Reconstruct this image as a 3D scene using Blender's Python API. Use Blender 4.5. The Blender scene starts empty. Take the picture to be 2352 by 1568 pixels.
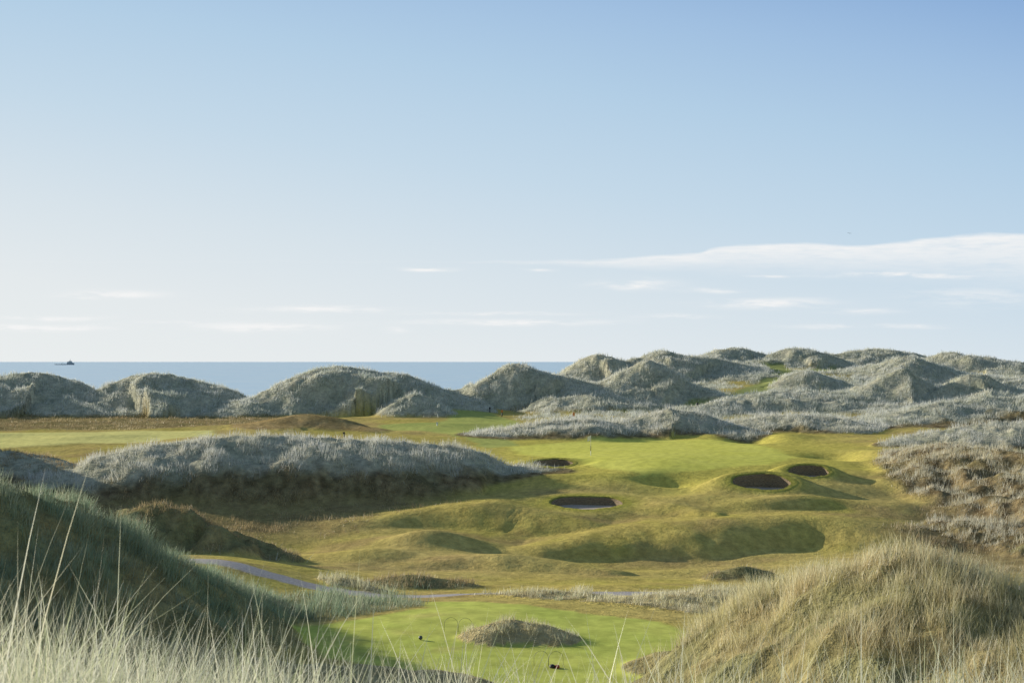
import bpy, bmesh, math, random
import numpy as np
from mathutils import Vector
rng = np.random.default_rng(7)
random.seed(5)
SC = bpy.context.scene
COL = SC.collection
F, CX, HY = 3267.0, 1176.0, 830.0
CAMZ = 22.0            # eye height above the sea
R = math.radians
def at(px, py, D): return ((px-CX)/F*D, D, CAMZ-(py-HY)/F*D)
SUN_AZ, SUN_EL = 57.0, 14.5     # degrees left of the view axis, above horizon

# ------------------------------------------------------------------ helpers
def tag(o, label=None, cat=None, group=None, kind=None):
    if label: o['label'] = label
    if cat: o['category'] = cat
    if group: o['group'] = group
    if kind: o['kind'] = kind
    return o
def empty(name, loc, label, cat, group=None):
    o = bpy.data.objects.new(name, None); COL.objects.link(o); o.location = loc
    o.empty_display_size = .2
    return tag(o, label, cat, group)
def bmobj(name, bm, mat, parent=None, smooth=True):
    me = bpy.data.meshes.new(name); bm.normal_update(); bm.to_mesh(me); bm.free()
    if smooth: me.polygons.foreach_set('use_smooth', [True]*len(me.polygons))
    me.materials.append(mat)
    o = bpy.data.objects.new(name, me); COL.objects.link(o)
    if parent: o.parent = parent
    return o
def tube(bm, pts, rad, n=8, caps=True):
    pts = [np.array(p, float) for p in pts]
    rads = rad if isinstance(rad, (list, tuple)) else [rad]*len(pts)
    rings = []; ref = None
    for i, p in enumerate(pts):
        t = pts[min(i+1, len(pts)-1)]-pts[max(i-1, 0)]; t = t/np.linalg.norm(t)
        if ref is None: ref = np.array((1., 0, 0)) if abs(t[0]) < .9 else np.array((0, 1., 0))
        a = ref-t*ref.dot(t); a /= np.linalg.norm(a); b = np.cross(t, a); ref = a
        rings.append([bm.verts.new(p+rads[i]*(math.cos(k*2*math.pi/n)*a+math.sin(k*2*math.pi/n)*b)) for k in range(n)])
    for r0, r1 in zip(rings, rings[1:]):
        for k in range(n): bm.faces.new((r0[k], r0[(k+1) % n], r1[(k+1) % n], r1[k]))
    if caps: bm.faces.new(rings[0][::-1]); bm.faces.new(rings[-1])
def lathe(bm, prof, n=16, c=(0, 0, 0)):
    rings = [[bm.verts.new((c[0]+r*math.cos(k*2*math.pi/n), c[1]+r*math.sin(k*2*math.pi/n), c[2]+z)) for k in range(n)] for r, z in prof]
    for r0, r1 in zip(rings, rings[1:]):
        for k in range(n): bm.faces.new((r0[k], r0[(k+1) % n], r1[(k+1) % n], r1[k]))
    bm.faces.new(rings[0][::-1]); bm.faces.new(rings[-1])
def box(bm, x0, x1, y0, y1, z0, z1, tx=0, ty=0):
    v = [bm.verts.new(p) for p in ((x0, y0, z0), (x1, y0, z0), (x1, y1, z0), (x0, y1, z0),
         (x0+tx, y0+ty, z1), (x1-tx, y0+ty, z1), (x1-tx, y1-ty, z1), (x0+tx, y1-ty, z1))]
    for f in ((3, 2, 1, 0), (4, 5, 6, 7), (0, 1, 5, 4), (1, 2, 6, 5), (2, 3, 7, 6), (3, 0, 4, 7)): bm.faces.new([v[i] for i in f])

def ss(a, b, x):
    t = np.clip((x-a)/(b-a), 0, 1); return t*t*(3-2*t)
perm = rng.permutation(256); perm = np.concatenate([perm, perm])
ang = rng.random(256)*2*np.pi; GX, GY = np.cos(ang), np.sin(ang)
def perlin(x, y):
    x0 = np.floor(x); y0 = np.floor(y); xf = x-x0; yf = y-y0
    xi = x0.astype(np.int64) & 255; yi = y0.astype(np.int64) & 255
    u = xf*xf*xf*(xf*(xf*6-15)+10); v = yf*yf*yf*(yf*(yf*6-15)+10)
    def g(ix, iy, dx, dy):
        h = perm[perm[ix & 255]+(iy & 255)]; return GX[h]*dx+GY[h]*dy
    a = g(xi, yi, xf, yf); b = g(xi+1, yi, xf-1, yf); c = g(xi, yi+1, xf, yf-1); d = g(xi+1, yi+1, xf-1, yf-1)
    return (a+(b-a)*u+((c+(d-c)*u)-(a+(b-a)*u))*v)*1.5
def fbm(x, y, o=3):
    s = 0; a = 1.; n = 0
    for k in range(o):
        s = s+a*perlin(x*2**k+17.3*k, y*2**k-9.1*k); n += a; a *= .5
    return s/n

# ------------------------------------------------------------------ base land (thin plate through surveyed points)
ctrl = []
for x, y, z in [(0,-5,-1.7),(-8,-5,-1.7),(8,-5,-1.7),(0,0,-1.65),(-3,3,-1.55),(0,4,-1.75),(3,4,-1.8),(-3,7,-1.95),(0,7,-2.05),(3,7,-2.05),
                (-6,12,-3.4),(0,12,-3.7),(6,12,-3.5),(-10,20,-5.7),(0,20,-6.1),(9,20,-5.6),(-14,32,-9),(0,32,-9.4),(6,31,-9.4),(12,31,-8.1),
                (0,44,-11.9),(4,40,-11.3),(-14,46,-11.8),(-30,30,-7),(30,30,-7)]:
    ctrl.append((x, y, CAMZ+z))
for px, D, z in [(600,65,-12.5),(800,62,-12.5),(1000,58,-12.5),(1200,56,-12.5),(1450,58,-12.5),(1520,48,-12.3),(1550,66,-12.5),(1200,72,-12.5),(1000,74,-12.6),
                 (900,70,-12.5),(1350,68,-12.5),(1200,64,-12.5),(0,57,-12),(-600,56,-10),(2352,48,-9.5),(1800,62,-12.5),(2352,75,-14),(3000,50,-8.5),(3000,100,-12),
                 (300,86,-11.9),(520,84,-11.8),(520,76,-12.6),(620,83,-12.4),(760,81,-13.1),(930,82,-13.5),(1200,84,-13.7),(1600,86,-14),(2000,90,-14.6),(2352,92,-14.7),
                 (1040,310,-12),(-200,320,-13),(600,320,-13),(1040,400,-20),(0,450,-25),(1000,500,-27),(1300,460,-21),(2000,460,-6),(2352,520,-8),
                 (1700,500,-12),(-1200,250,-10),(-1200,450,-26),(3600,250,-6),(3600,450,-4),(-1200,120,-11),(3600,140,-8)]:
    ctrl.append(((px-CX)/F*D, D, CAMZ+z))
for p in [(700,1258,113),(300,1268,105),(1000,1300,102),(1150,1330,94),(1500,1340,93),(1900,1330,97),(2250,1300,104),(1250,1264,113),(1560,1288,111),(1850,1284,111),
          (2100,1255,113),(900,1208,121),(1100,1145,133),(1347,1165,128),(1550,1130,134),(1750,1125,134),(1860,1092,142),(2050,1120,138),(2100,1190,126),
          (1272,1068,150),(1357,1046,158),(1500,1081,142),(1700,1064,150),(1500,1016,187),(1700,1016,187),(1850,1040,170),(1950,1045,170),(1180,1025,175),
          (1300,990,205),(1700,990,205),(1150,990,203),(1000,985,203),(880,985,205),(2100,1010,185),(1080,950,235),(1080,930,250),(1300,950,232),(1500,945,240),
          (1600,935,250),(1750,885,282),(1785,850,315),(2000,945,240),(2200,985,205),(0,1024,177),(250,1012,181),(450,995,190),(0,965,225),(300,965,225),
          (600,960,228),(-300,960,225),(-300,1020,178),(100,1160,122),(500,1210,119),(800,1195,122),(0,1200,110),(-400,1150,115),(400,1050,160),(800,1020,172),
          (2352,1235,118),(200,950,250),(700,955,250),(1200,950,245),(2352,940,250),(2100,895,290),(2300,862,330),(1600,875,295),(1950,845,360),(1300,900,290),(1300,880,330)]:
    ctrl.append(at(*p))
ctrl = np.array(ctrl)
def ab(X, Y): return X/(Y+8)*3.2, np.log(Y+8)*1.6
ca, cb = ab(ctrl[:, 0], ctrl[:, 1]); n = len(ctrl)
def tps(r2): return .5*r2*np.log(r2+1e-9)
K = tps((ca[:, None]-ca)**2+(cb[:, None]-cb)**2)+np.eye(n)*0.002
Pm = np.c_[np.ones(n), ca, cb]
A = np.block([[K, Pm], [Pm.T, np.zeros((3, 3))]])
sol = np.linalg.solve(A, np.r_[ctrl[:, 2], 0, 0, 0])
def base_z(X, Y):
    a, b = ab(X, Y); z = sol[n]+sol[n+1]*a+sol[n+2]*b
    for i in range(n): z = z+sol[i]*tps((a-ca[i])**2+(b-cb[i])**2)
    return z

# ------------------------------------------------------------------ dunes
DUNES = []
def dune(crest, wf, wb, zone, g=(.10, .30), gh=.45, lump=.12, label='', pq=(1.6, 1.5)):
    rows = []
    for c in crest:
        x, y, z = at(*c[:3]); s = c[3] if len(c) > 3 else 1.
        rows.append((x, y, z-gh*(min(1, s*2)), wf*s, wb*s))
    a = np.array(rows); out = []
    for i in range(len(a)-1):
        p0, p1, p2, p3 = a[max(i-1, 0)], a[i], a[i+1], a[min(i+2, len(a)-1)]
        for t in np.arange(0, 1, .25):
            out.append(.5*((2*p1)+(-p0+p2)*t+(2*p0-5*p1+4*p2-p3)*t*t+(-p0+3*p1-3*p2+p3)*t**3))
    out.append(a[-1]); a = np.array(out); a[:, 3:] = np.maximum(a[:, 3:], .8)
    ds = np.linalg.norm(np.diff(a[:, :2], axis=0), axis=1)
    for i in range(1, len(a)): a[i, 3:] = np.minimum(a[i, 3:], a[i-1, 3:]+.65*ds[i-1])     # the foot widens gently along the crest
    for i in range(len(a)-2, -1, -1): a[i, 3:] = np.minimum(a[i, 3:], a[i+1, 3:]+.65*ds[i])
    DUNES.append(dict(p=a, zone=zone, g=g, lump=lump, label=label, pq=pq, seed=len(DUNES)*31.7))
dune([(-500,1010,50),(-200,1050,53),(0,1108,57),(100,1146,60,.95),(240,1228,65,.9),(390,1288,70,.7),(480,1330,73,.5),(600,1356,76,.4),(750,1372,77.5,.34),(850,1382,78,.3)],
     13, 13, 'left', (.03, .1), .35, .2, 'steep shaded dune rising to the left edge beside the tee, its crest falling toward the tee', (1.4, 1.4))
dune([(1560,1484,58,.22),(1600,1448,58,.3),(1650,1402,57,.42),(1730,1347,54,.65),(1850,1306,50,.8),(2000,1264,47,.95),(2090,1243,46),(2200,1272,45),(2352,1334,44),(2600,1400,44)],
     12, 11, 'right', (.03, .1), .45, .18, 'large straw coloured mound in the right foreground')
dune([(1125,1424,64,.8),(1190,1412,64.5),(1262,1430,64,.8)], 2.2, 2.2, 'tee', (.03, .12), .22, .05, 'small tufted island mound in the middle of the bright green tee')
dune([(250,1430,49),(400,1455,50),(600,1485,52,.8),(800,1508,53,.7),(1000,1518,52,.6),(1120,1536,50,.5),(1190,1562,48,.4)], 7, 5, 'tee', (.05, .2), .4, .1, 'low grassy bank along the near left side of the tee')
dune([(1010,1372,79,.8),(1100,1358,80),(1250,1346,80),(1330,1350,80,.8)], 3, 3, 'tee', (.04, .2), .3, .08, 'low tufted bank along the far edge of the tee')
dune([(1330,1388,74,.6),(1450,1370,76),(1600,1350,78),(1700,1340,80)], 4.6, 4, 'tee', (.04, .2), .3, .1, 'pale grassy bank between the tee and the right foreground mound')
dune([(870,1328,88,.7),(950,1316,89),(1050,1330,89,.7)], 3, 3, 'heath', (.05, .3), .15, .1, 'low dark heather bank beyond the gravel path')
dune([(715,1332,84,.7),(780,1316,85),(840,1336,84,.7)], 2.8, 2.4, 'tee', (.05, .3), .3, .1, 'small tufted hummock beside the gravel path')
dune([(1660,1304,98,.8),(1710,1294,98),(1760,1306,98,.7)], 2.4, 2.4, 'heath', (.1, .4), .15, .1, 'small brown hummock at the foot of the fairway, left of the right foreground mound')
dune([(225,1200,100,.6),(300,1164,102),(370,1152,103),(440,1166,102),(490,1196,101,.6)], 7, 7, 'heath', (.06, .3), .25, .6, 'brown heathery knoll in the valley behind the left dune')
dune([(490,1226,104,.8),(525,1212,104),(580,1236,104),(620,1256,103,.7)], 4.2, 4.2, 'heath', (.06, .3), .2, .5, 'smaller brown knoll to the right of the heathery knoll')
dune([(165,1072,133,.6),(280,1030,136,.9),(420,1002,139),(600,989,141),(800,998,143),(1000,1008,145),(1100,1024,146,.9),(1170,1058,146,.6)],
     15, 11, 'mid', (.34, .64), .5, .2, 'long silver topped ridge left of the putting green', (1.35, 1.05))
dune([(-300,1010,143),(-50,1030,142),(60,1036,141),(150,1068,136,.6)], 12, 10, 'heath', (.3, .6), .25, .3, 'brown heathery bank at the left edge, left of the long ridge')
dune([(470,992,196,.5),(600,968,200),(690,950,204),(760,956,203),(830,978,200,.6)], 9, 9, 'none', (.9, 1.), .05, .06, 'bare brown hillock beside the left fairway', (1.3, 1.1))
dune([(1140,985,195,.7),(1250,964,198),(1330,958,200),(1420,966,203),(1500,944,205),(1545,934,206),(1620,954,204),(1690,986,200,.6)], 13, 8, 'mid', (.26, .55), .3, .4, 'low silvery dune behind the flag', (1.2, 1.0))
dune([(1690,970,208,.7),(1800,948,211),(1900,953,209),(2000,976,203),(2060,1000,198,.6)], 13, 9, 'mid', (.28, .58), .3, .4, 'low pale dune behind the right half of the putting green', (1.2, 1.0))
dune([(2085,1028,164,.3),(2140,1012,158,.55),(2230,1016,150,.8),(2330,1030,142,1.),(2450,1062,133),(2600,1100,122)], 16, 14, 'bank', (.06, .25), .4, .5, 'tussocky bank rising at the right edge beside the bunkers', (1.1, 1.0))
dune([(2060,1006,180,.35),(2130,986,182,.6),(2250,970,182),(2352,962,183),(2600,955,185)], 15, 9, 'mid', (.2, .5), .4, .36, 'low ridge at the right edge behind the tussocky bank', (1.2, 1.1))
far = (.05, .2); LP = .5; PQ = (1.3, 1.15)
dune([(-250,856,248),(-100,864,248),(0,857,250),(60,850,252),(130,858,253),(200,885,250),(238,910,247,.6)], 26, 18, 'farleft', far, .45, LP, 'silver green seaside dune at the left edge', PQ)
dune([(215,898,246,.6),(270,865,250),(340,851,252),(420,864,252),(480,881,250),(560,910,247,.8),(640,948,240,.5)], 26, 18, 'farleft', far, .45, LP, 'broad silver green dune, second from the left along the sea', PQ)
dune([(575,912,243,.5),(640,876,247,.8),(720,845,250),(790,837,252),(860,844,252),(940,860,252),(990,893,248,.7),(1030,946,238,.4)], 26, 17, 'farleft', far, .45, LP, 'tall rounded dune left of the gap to the sea', PQ)
dune([(915,914,234,.7),(960,898,235),(1000,930,232,.6)], 8, 7, 'farleft', far, .4, .3, 'small spur at the right foot of the tall rounded dune')
dune([(1062,926,250,.4),(1100,872,254,.7),(1150,840,258),(1190,831,260),(1240,842,260),(1320,866,258),(1352,892,252,.7)], 25, 17, 'farmid', far, .45, LP, 'steep dune right of the gap to the sea', PQ)
dune([(1300,856,300,.6),(1340,820,305),(1380,810,306),(1420,818,306),(1470,835,305,.7)], 18, 16, 'farmid', far, .45, LP, 'dune top showing behind and right of the steep dune', PQ)
dune([(1330,912,250,.6),(1390,872,256),(1430,845,260),(1480,822,262),(1540,844,260),(1600,876,258,.8),(1660,898,254,.5)], 25, 17, 'farmid', far, .45, LP, 'pointed dune in the centre right of the skyline', (1.1, 1.2))
dune([(1450,818,310,.8),(1510,801,312),(1560,809,312),(1620,816,310),(1680,830,308),(1740,855,300,.6)], 24, 18, 'farmid', far, .45, LP, 'long dune behind the pointed dune', PQ)
dune([(1630,808,345,.8),(1690,793,350),(1750,806,350),(1800,835,345,.6)], 24, 18, 'farright', far, .45, LP, 'far dune above the winding grass track', (1.1, 1.2))
dune([(1770,820,340,.7),(1800,800,342),(1850,795,343),(1910,812,342),(1960,840,338,.6)], 20, 16, 'farright', far, .45, LP, 'far dune right of the winding grass track', PQ)
dune([(1780,890,275,.6),(1820,856,278),(1860,846,280),(1910,864,279),(1950,890,276,.6)], 12, 10, 'farright', far, .4, .3, 'small conical dune right of the lower grass track')
dune([(1600,928,240,.5),(1720,900,247),(1850,893,250),(1980,899,248),(2060,918,244)], 18, 10, 'farright', (.05, .2), .4, .4, 'flat apron of silver grass below the small conical dune')
dune([(1960,906,246,.7),(2015,864,250,.9),(2065,836,252),(2115,870,250,.9),(2170,908,246,.7)], 23, 15, 'farright', far, .45, LP, 'peaked dune at the right side of the skyline', (1.0, 1.15))
dune([(2140,910,243,.7),(2200,874,246,.9),(2250,852,248),(2300,880,246),(2352,896,244),(2450,920,244)], 23, 15, 'farright', far, .45, LP, 'peaked dune at the right edge', (1.0, 1.15))
dune([(1960,862,310,.7),(2030,828,315),(2090,814,318),(2150,832,316),(2220,854,312,.7)], 20, 15, 'farright', far, .45, LP, 'dune behind the peaked dune at the right side', PQ)
dune([(1880,815,400,.7),(1980,801,405),(2060,800,405),(2130,816,400,.7)], 25, 20, 'farright', far, .45, LP, 'farthest dune on the right skyline', PQ)
dune([(2120,828,350,.7),(2180,805,352),(2230,815,352),(2290,817,350),(2352,827,348),(2500,835,345)], 24, 18, 'farright', far, .45, LP, 'bushy far dune at the right end of the skyline', PQ)
dune([(2190,884,285,.7),(2280,863,290),(2352,867,290),(2450,880,290)], 15, 11, 'farright', far, .45, LP, 'low dune at the right edge below the skyline', PQ)
dune([(1985,968,212,.6),(2080,934,218),(2180,914,222),(2300,904,224),(2450,900,224)], 20, 12, 'farright', (.36, .66), .4, .45, 'shaded dune foot at the right behind the tussocky bank', (1.1, 1.05))
dune([(-420,830,150),(-450,830,130),(-700,890,108)], 20, 20, 'none', (.3, .6), .2, .12, 'unseen brown dune added beyond the left edge to shade the valley')  # out of view, added to throw a long shadow into the valley
dune([(2110,1200,121,.4),(2200,1186,120,.8),(2300,1196,117),(2450,1210,112)], 6, 7, 'bank', (.1, .4), .3, .4, 'brown lower step of the tussocky bank above the right foreground mound', (1.2, 1.0))
TURF0 = len(DUNES)
dune([(800,1196,121,.4),(920,1176,123,.8),(1040,1158,125),(1140,1152,125),(1240,1168,124,.9),(1360,1202,120,.7),(1450,1232,117,.4)], 6, 9, 'none', (.9, 1), 0, .04, 'smooth turf scarp across the fairway below the widest bunker', (1.5, 1.1))
dune([(1240,1252,112,.3),(1400,1218,116.5,.8),(1540,1198,118.5),(1700,1186,120),(1850,1182,121),(1980,1194,119,.9),(2140,1230,116,.6)], 7.5, 10, 'none', (.9, 1), 0, .04, 'long low turf ridge across the right half of the fairway', (1.6, 1.15))
dune([(1430,1136,131,.6),(1500,1147,128),(1580,1164,125),(1650,1176,122,.6)], 2.6, 5, 'none', (.9, 1), 0, .03, 'narrow turf ridge running down from the widest bunker', (1.3, 1.0))
dune([(940,1296,102,.5),(1060,1278,104),(1160,1273,104),(1250,1286,103),(1390,1306,101,.5)], 3.2, 6, 'none', (.9, 1), 0, .05, 'low turf roll at the bottom of the fairway', (1.4, 1.05))

BUMPS = [(990,113,4,2,1.1),(1760,127,6,2.0,.6),(1530,139,3,2.2,-1.0),(1600,130,5,2,.5),
         (1720,192,3,4,-1.),(1640,196,4,5,.5),(1800,193,4,4,.6),(1920,166,3.5,4,-1.1),(2000,168,4,5,.8),(1850,129,4,2,.6),(1140,129,5,2.5,.5),
         (830,106,5,3,.7),(300,186,10,5,.3),(120,176,8,4,.3),(2050,128,5,4,.6),(1250,140,4,2,.5),(1640,104,6,2.2,.6),(1900,103,4,2.4,.6)]
BUNKERS = [(1272,1062,152,45,9),(1347,1153,129,83,15),(1750,1105,134,67,19),(1858,1080,142,46,14)]
bk = []
for px, py, D, hw, hh in BUNKERS:
    x, y, z = at(px, py, D); a = hw/F*D; b = .78*a
    flat = F*(CAMZ-z)/D**2
    tilt = (hh/b-flat)*D/F
    bk.append((x, y, z, a, b, tilt))

def terrain(X, Y):
    """heights and masks for flat arrays of plan points"""
    zb = base_z(X, Y)
    calm = 1-.9*np.exp(-(((X-16.5)/19)**2+((Y-165)/24)**2)**2)
    zb = zb+(.38*fbm(X/14, Y/10, 2)+.04*fbm(X/4+5, Y/4, 2)*ss(170, 140, Y))*ss(76, 96, Y)*calm
    for px, D, rx, ry, h in BUMPS:
        x0 = (px-CX)/F*D
        zb = zb+h*np.exp(-((X-x0)/rx)**2-((Y-D)/ry)**2)
    z = zb.copy(); prof = np.zeros_like(z); did = np.full(len(z), -1); gm = np.zeros_like(z)
    for k, d in enumerate(DUNES):
        p = d['p']; w = p[:, 3:].max()*1.3
        idx = np.where((X > p[:, 0].min()-w) & (X < p[:, 0].max()+w) & (Y > p[:, 1].min()-w) & (Y < p[:, 1].max()+w))[0]
        if len(idx) == 0: continue
        wm = p[:, 3].mean(); s = d['seed']; turf = k >= TURF0
        x = X[idx]; y = Y[idx]
        xw = x+.16*wm*fbm(x/wm+s, y/wm, 2); yw = y+.16*wm*fbm(x/wm-s, y/wm+5, 2)
        if turf: yw = yw+1.8*fbm(x/7+s, y/20, 2)
        best = np.full(len(x), 1e12); zc = np.zeros(len(x)); wf = np.ones(len(x)); wb = np.ones(len(x)); qy = np.zeros(len(x))
        for A0, B0 in zip(p[:-1], p[1:]):
            dx, dy = B0[0]-A0[0], B0[1]-A0[1]; L2 = dx*dx+dy*dy+1e-9
            t = np.clip(((xw-A0[0])*dx+(yw-A0[1])*dy)/L2, 0, 1)
            d2 = (xw-A0[0]-t*dx)**2+(yw-A0[1]-t*dy)**2
            u = d2 < best
            best[u] = d2[u]; tt = t[u]
            zc[u] = A0[2]+tt*(B0[2]-A0[2]); wf[u] = A0[3]+tt*(B0[3]-A0[3]); wb[u] = A0[4]+tt*(B0[4]-A0[4]); qy[u] = (A0[1]+tt*dy)
        dd = np.sqrt(best); cs = (yw-qy)/(dd+.3)
        wd = wf+(wb-wf)*(.5+.5*cs)
        tt = np.clip(dd/wd, 0, 1)
        P = np.clip(1-tt**d['pq'][0], 0, 1)**d['pq'][1]
        P = P*(.4+.6*ss(0, .25, P))
        h = np.maximum(zc-zb[idx], 0)
        sh = 4*P*(1-P)
        ridg = .5-np.sqrt(fbm(x/(.45*wm)+s, y/(.55*wm)-s, 2)**2+.006)*2.2           # little ridges between hollows
        zd = zb[idx]+h*P+h*d['lump']*(.5*fbm(x/(.35*wm)+s, y/(.35*wm)-s, 3)+.5*ridg*.6)*(.22*P+1.1*sh)+.22*np.minimum(h, 1.5)*fbm(x/1.7, y/1.7+s, 2)*np.sqrt(P)*(d['zone'] != 'none')*ss(0,.2,P)
        up = (zd > z[idx]) & (P > 1e-4)
        ii = idx[up]
        z[ii] = zd[up]
        if turf: continue
        prof[idx] = np.maximum(prof[idx], P*ss(.1, .5, h))
        did[ii] = np.where(P[up] > .06, k, did[ii])
        if d['zone'] != 'none':
            nz = .16*fbm(x/3+s, y/3, 2)
            g = ss(d['g'][0], d['g'][1], P+nz*np.minimum(1, P*6))*(h > .12)
            gm[ii] = g[up]
    for x0, y0, z0, a, b, tl in bk:
        r = np.sqrt(((X-x0)/a)**2+((Y-y0)/b)**2)
        m = 1-ss(1.25, 2.6, r)
        pl = z0+tl*np.clip(Y-y0, -1.5*b, 1.5*b)
        z = z+(pl-z)*m; gm = gm*(r > 2); did = np.where(r < 1.8, -1, did)
    return z, prof, did, gm
def gz(X, Y):
    return terrain(np.array([float(X)]), np.array([float(Y)]))[0][0]

# ------------------------------------------------------------------ plan shapes
def poly(pts): return np.array([((px-CX)/F*D, D) for px, D in pts])
def sd_poly(poly_, X, Y):
    d = np.full(len(X), 1e12); ins = np.zeros(len(X), bool)
    for i in range(len(poly_)):
        a = poly_[i]; b = poly_[(i+1) % len(poly_)]; e = b-a
        t = np.clip(((X-a[0])*e[0]+(Y-a[1])*e[1])/(e@e), 0, 1)
        d = np.minimum(d, (X-a[0]-t*e[0])**2+(Y-a[1]-t*e[1])**2)
        c = ((a[1] > Y) != (b[1] > Y)) & (X < (b[0]-a[0])*(Y-a[1])/(b[1]-a[1]+1e-12)+a[0])
        ins ^= c
    d = np.sqrt(d); return np.where(ins, d, -d)
def sd_line(l, X, Y):
    d = np.full(len(X), 1e12)
    for a, b in zip(l[:-1], l[1:]):
        e = b-a; t = np.clip(((X-a[0])*e[0]+(Y-a[1])*e[1])/(e@e), 0, 1)
        d = np.minimum(d, (X-a[0]-t*e[0])**2+(Y-a[1]-t*e[1])**2)
    return np.sqrt(d)
TEE = poly([(590,65.5),(640,63),(760,60),(900,57.5),(1050,54.5),(1150,51),(1480,47),(1490,52),(1510,56),(1540,61),(1600,65.5),(1510,69),(1340,71.5),(1200,74),(1100,76),(985,76),(975,72.5),(850,70),(700,67.5)])
GREEN = poly([(1160,174),(1260,182),(1350,188),(1500,192),(1680,191),(1760,180),(1830,162),(1760,150),(1620,144),(1480,141),(1380,146),(1290,156),(1200,163)])
APRON = poly([(1120,160),(1100,185),(1300,200),(1700,203),(1900,190),(2000,165),(1980,150),(1800,140),(1560,133),(1380,137),(1240,142)])
LFAIR = poly([(-600,168),(-100,172),(150,174),(330,178),(500,186),(490,196),(300,197),(50,196),(-200,194),(-600,194)])
CFAIR = poly([(1045,248),(1100,246),(1130,236),(1190,222),(1200,210),(1150,197),(1190,178),(1120,172),(1080,186),(1000,197),(880,206),(860,214),(1000,216),(1040,230)])
TRACK1 = poly([(1545,236),(1600,247),(1660,257),(1720,270),(1770,286),(1795,302),(1790,320),(1770,335)])
TRACK2 = poly([(1860,318),(1920,330),(1975,345),(1960,365),(1900,380)])
TRACK3 = poly([(1310,268),(1335,273)])
PATH = poly([(250,87),(380,85.5),(450,84.5),(520,84),(600,83),(740,82),(860,81.5),(980,81.8),(1150,83),(1400,84),(1650,85),(2000,89),(2400,93)])
FARGRASS = poly([(1190,222),(1500,216),(1640,214),(2000,212),(2600,205),(2800,430),(1350,430),(1280,300)])
LHEATH = poly([(-500,198),(430,202),(650,212),(660,250),(-500,250)])
LGRASS = poly([(200,66),(420,62),(560,63),(590,66),(700,68.3),(850,70.8),(970,73.4),(985,76.5),(850,79.5),(720,79.5),(640,77),(500,75),(300,76)])
RGRASS = poly([(1510,46),(1520,52),(1540,57),(1560,61),(1620,65.5),(1750,66),(1750,40),(1530,38)])
LSLOPE = poly([(-300,100),(300,108),(520,113),(760,119),(960,128),(1080,136),(1000,150),(0,150),(-300,140)])
RROUGH = poly([(2120,130),(2080,120),(2060,108),(2150,98),(2600,96),(2700,130),(2300,140)])

# ------------------------------------------------------------------ the ground sheet
u = np.r_[np.linspace(-1.25, -.43, 90, endpoint=False), np.linspace(-.43, .43, 640), np.linspace(.43, 1.25, 91)[1:]]
rowsY = [-4.5]
while rowsY[-1] < 540: rowsY.append(rowsY[-1]+max(.14, (rowsY[-1]+4)*.0042))
v = np.array(rowsY)
UU, VV = np.meshgrid(u, v)
GXx = UU*(VV+6); GYy = VV
RR, CC = GXx.shape
X = GXx.ravel(); Y = GYy.ravel()
Z, PROF, DID, GM = terrain(X, Y)
tee = ss(-.35, .35, sd_poly(TEE, X, Y)+.6*fbm(X/1.2, Y/1.5, 3))
teem = tee*(DID != 2)*(1-ss(.06, .14, PROF)*(X > 3))
green = ss(-.8, .8, sd_poly(GREEN, X, Y)+.7*fbm(X/5, Y/5, 2))
apron = ss(-7, 5, sd_poly(APRON, X, Y)+2*fbm(X/6, Y/6, 2))
lfair = ss(-.8, .8, sd_poly(LFAIR, X, Y)+1.*fbm(X/6, Y/6, 2))
cfair = ss(-.8, .8, sd_poly(CFAIR, X, Y)+1.5*fbm(X/6, Y/6, 2))*(1-ss(.08, .22, PROF))
trk = np.maximum.reduce([ss(-.8, .8, 2.6-sd_line(TRACK1, X, Y)+.8*fbm(X/5, Y/5, 2)), ss(-.8, .8, 3.0-sd_line(TRACK2, X, Y)+.8*fbm(X/5, Y/5, 2)), ss(-.8, .8, 1.8-sd_line(TRACK3, X, Y))])*(1-ss(.45, .75, PROF))
path = ss(-.12, .12, 1.25-sd_line(PATH, X, Y)+.25*fbm(X/2, Y/2, 2))
pathg = ss(-.3, .5, 1.5-sd_line(PATH, X, Y))
Z = Z-.35*trk*ss(.05, .4, PROF)
nomow = np.maximum.reduce([teem, green, lfair, cfair, trk, pathg])
fgr = ss(-2, 3, sd_poly(FARGRASS, X, Y)+3*fbm(X/9, Y/9, 2))
fgr = fgr*ss(-.4, .2, fbm(X/7+2, Y/9, 3))
lgr = ss(-.4, .5, np.maximum(sd_poly(LGRASS, X, Y), sd_poly(RGRASS, X, Y))+.6*fbm(X/2, Y/2, 2))
GM = np.maximum.reduce([GM, fgr*.9, lgr])*(1-nomow)
lhe = ss(-3, 3, sd_poly(LHEATH, X, Y)+3*fbm(X/9, Y/9, 2))
lsl = ss(-4, 4, sd_poly(LSLOPE, X, Y)+4*fbm(X/8, Y/8, 3))
rro = ss(-3, 3, sd_poly(RROUGH, X, Y)+3*fbm(X/6, Y/6, 3))
HM = np.maximum.reduce([lsl, rro, lhe*.6])*(1-nomow)*(1-GM)*(.15+.85*ss(-.15, .25, fbm(X/4+3, Y/4, 3)))
Z3 = Z.reshape(RR, CC)
Pg = np.stack([GXx, GYy, Z3], -1)
du = np.gradient(Pg, axis=1); dv = np.gradient(Pg, axis=0)
N3 = np.cross(du, dv); N3 /= np.linalg.norm(N3, axis=-1, keepdims=True)
N3[N3[..., 2] < 0] *= -1
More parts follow.
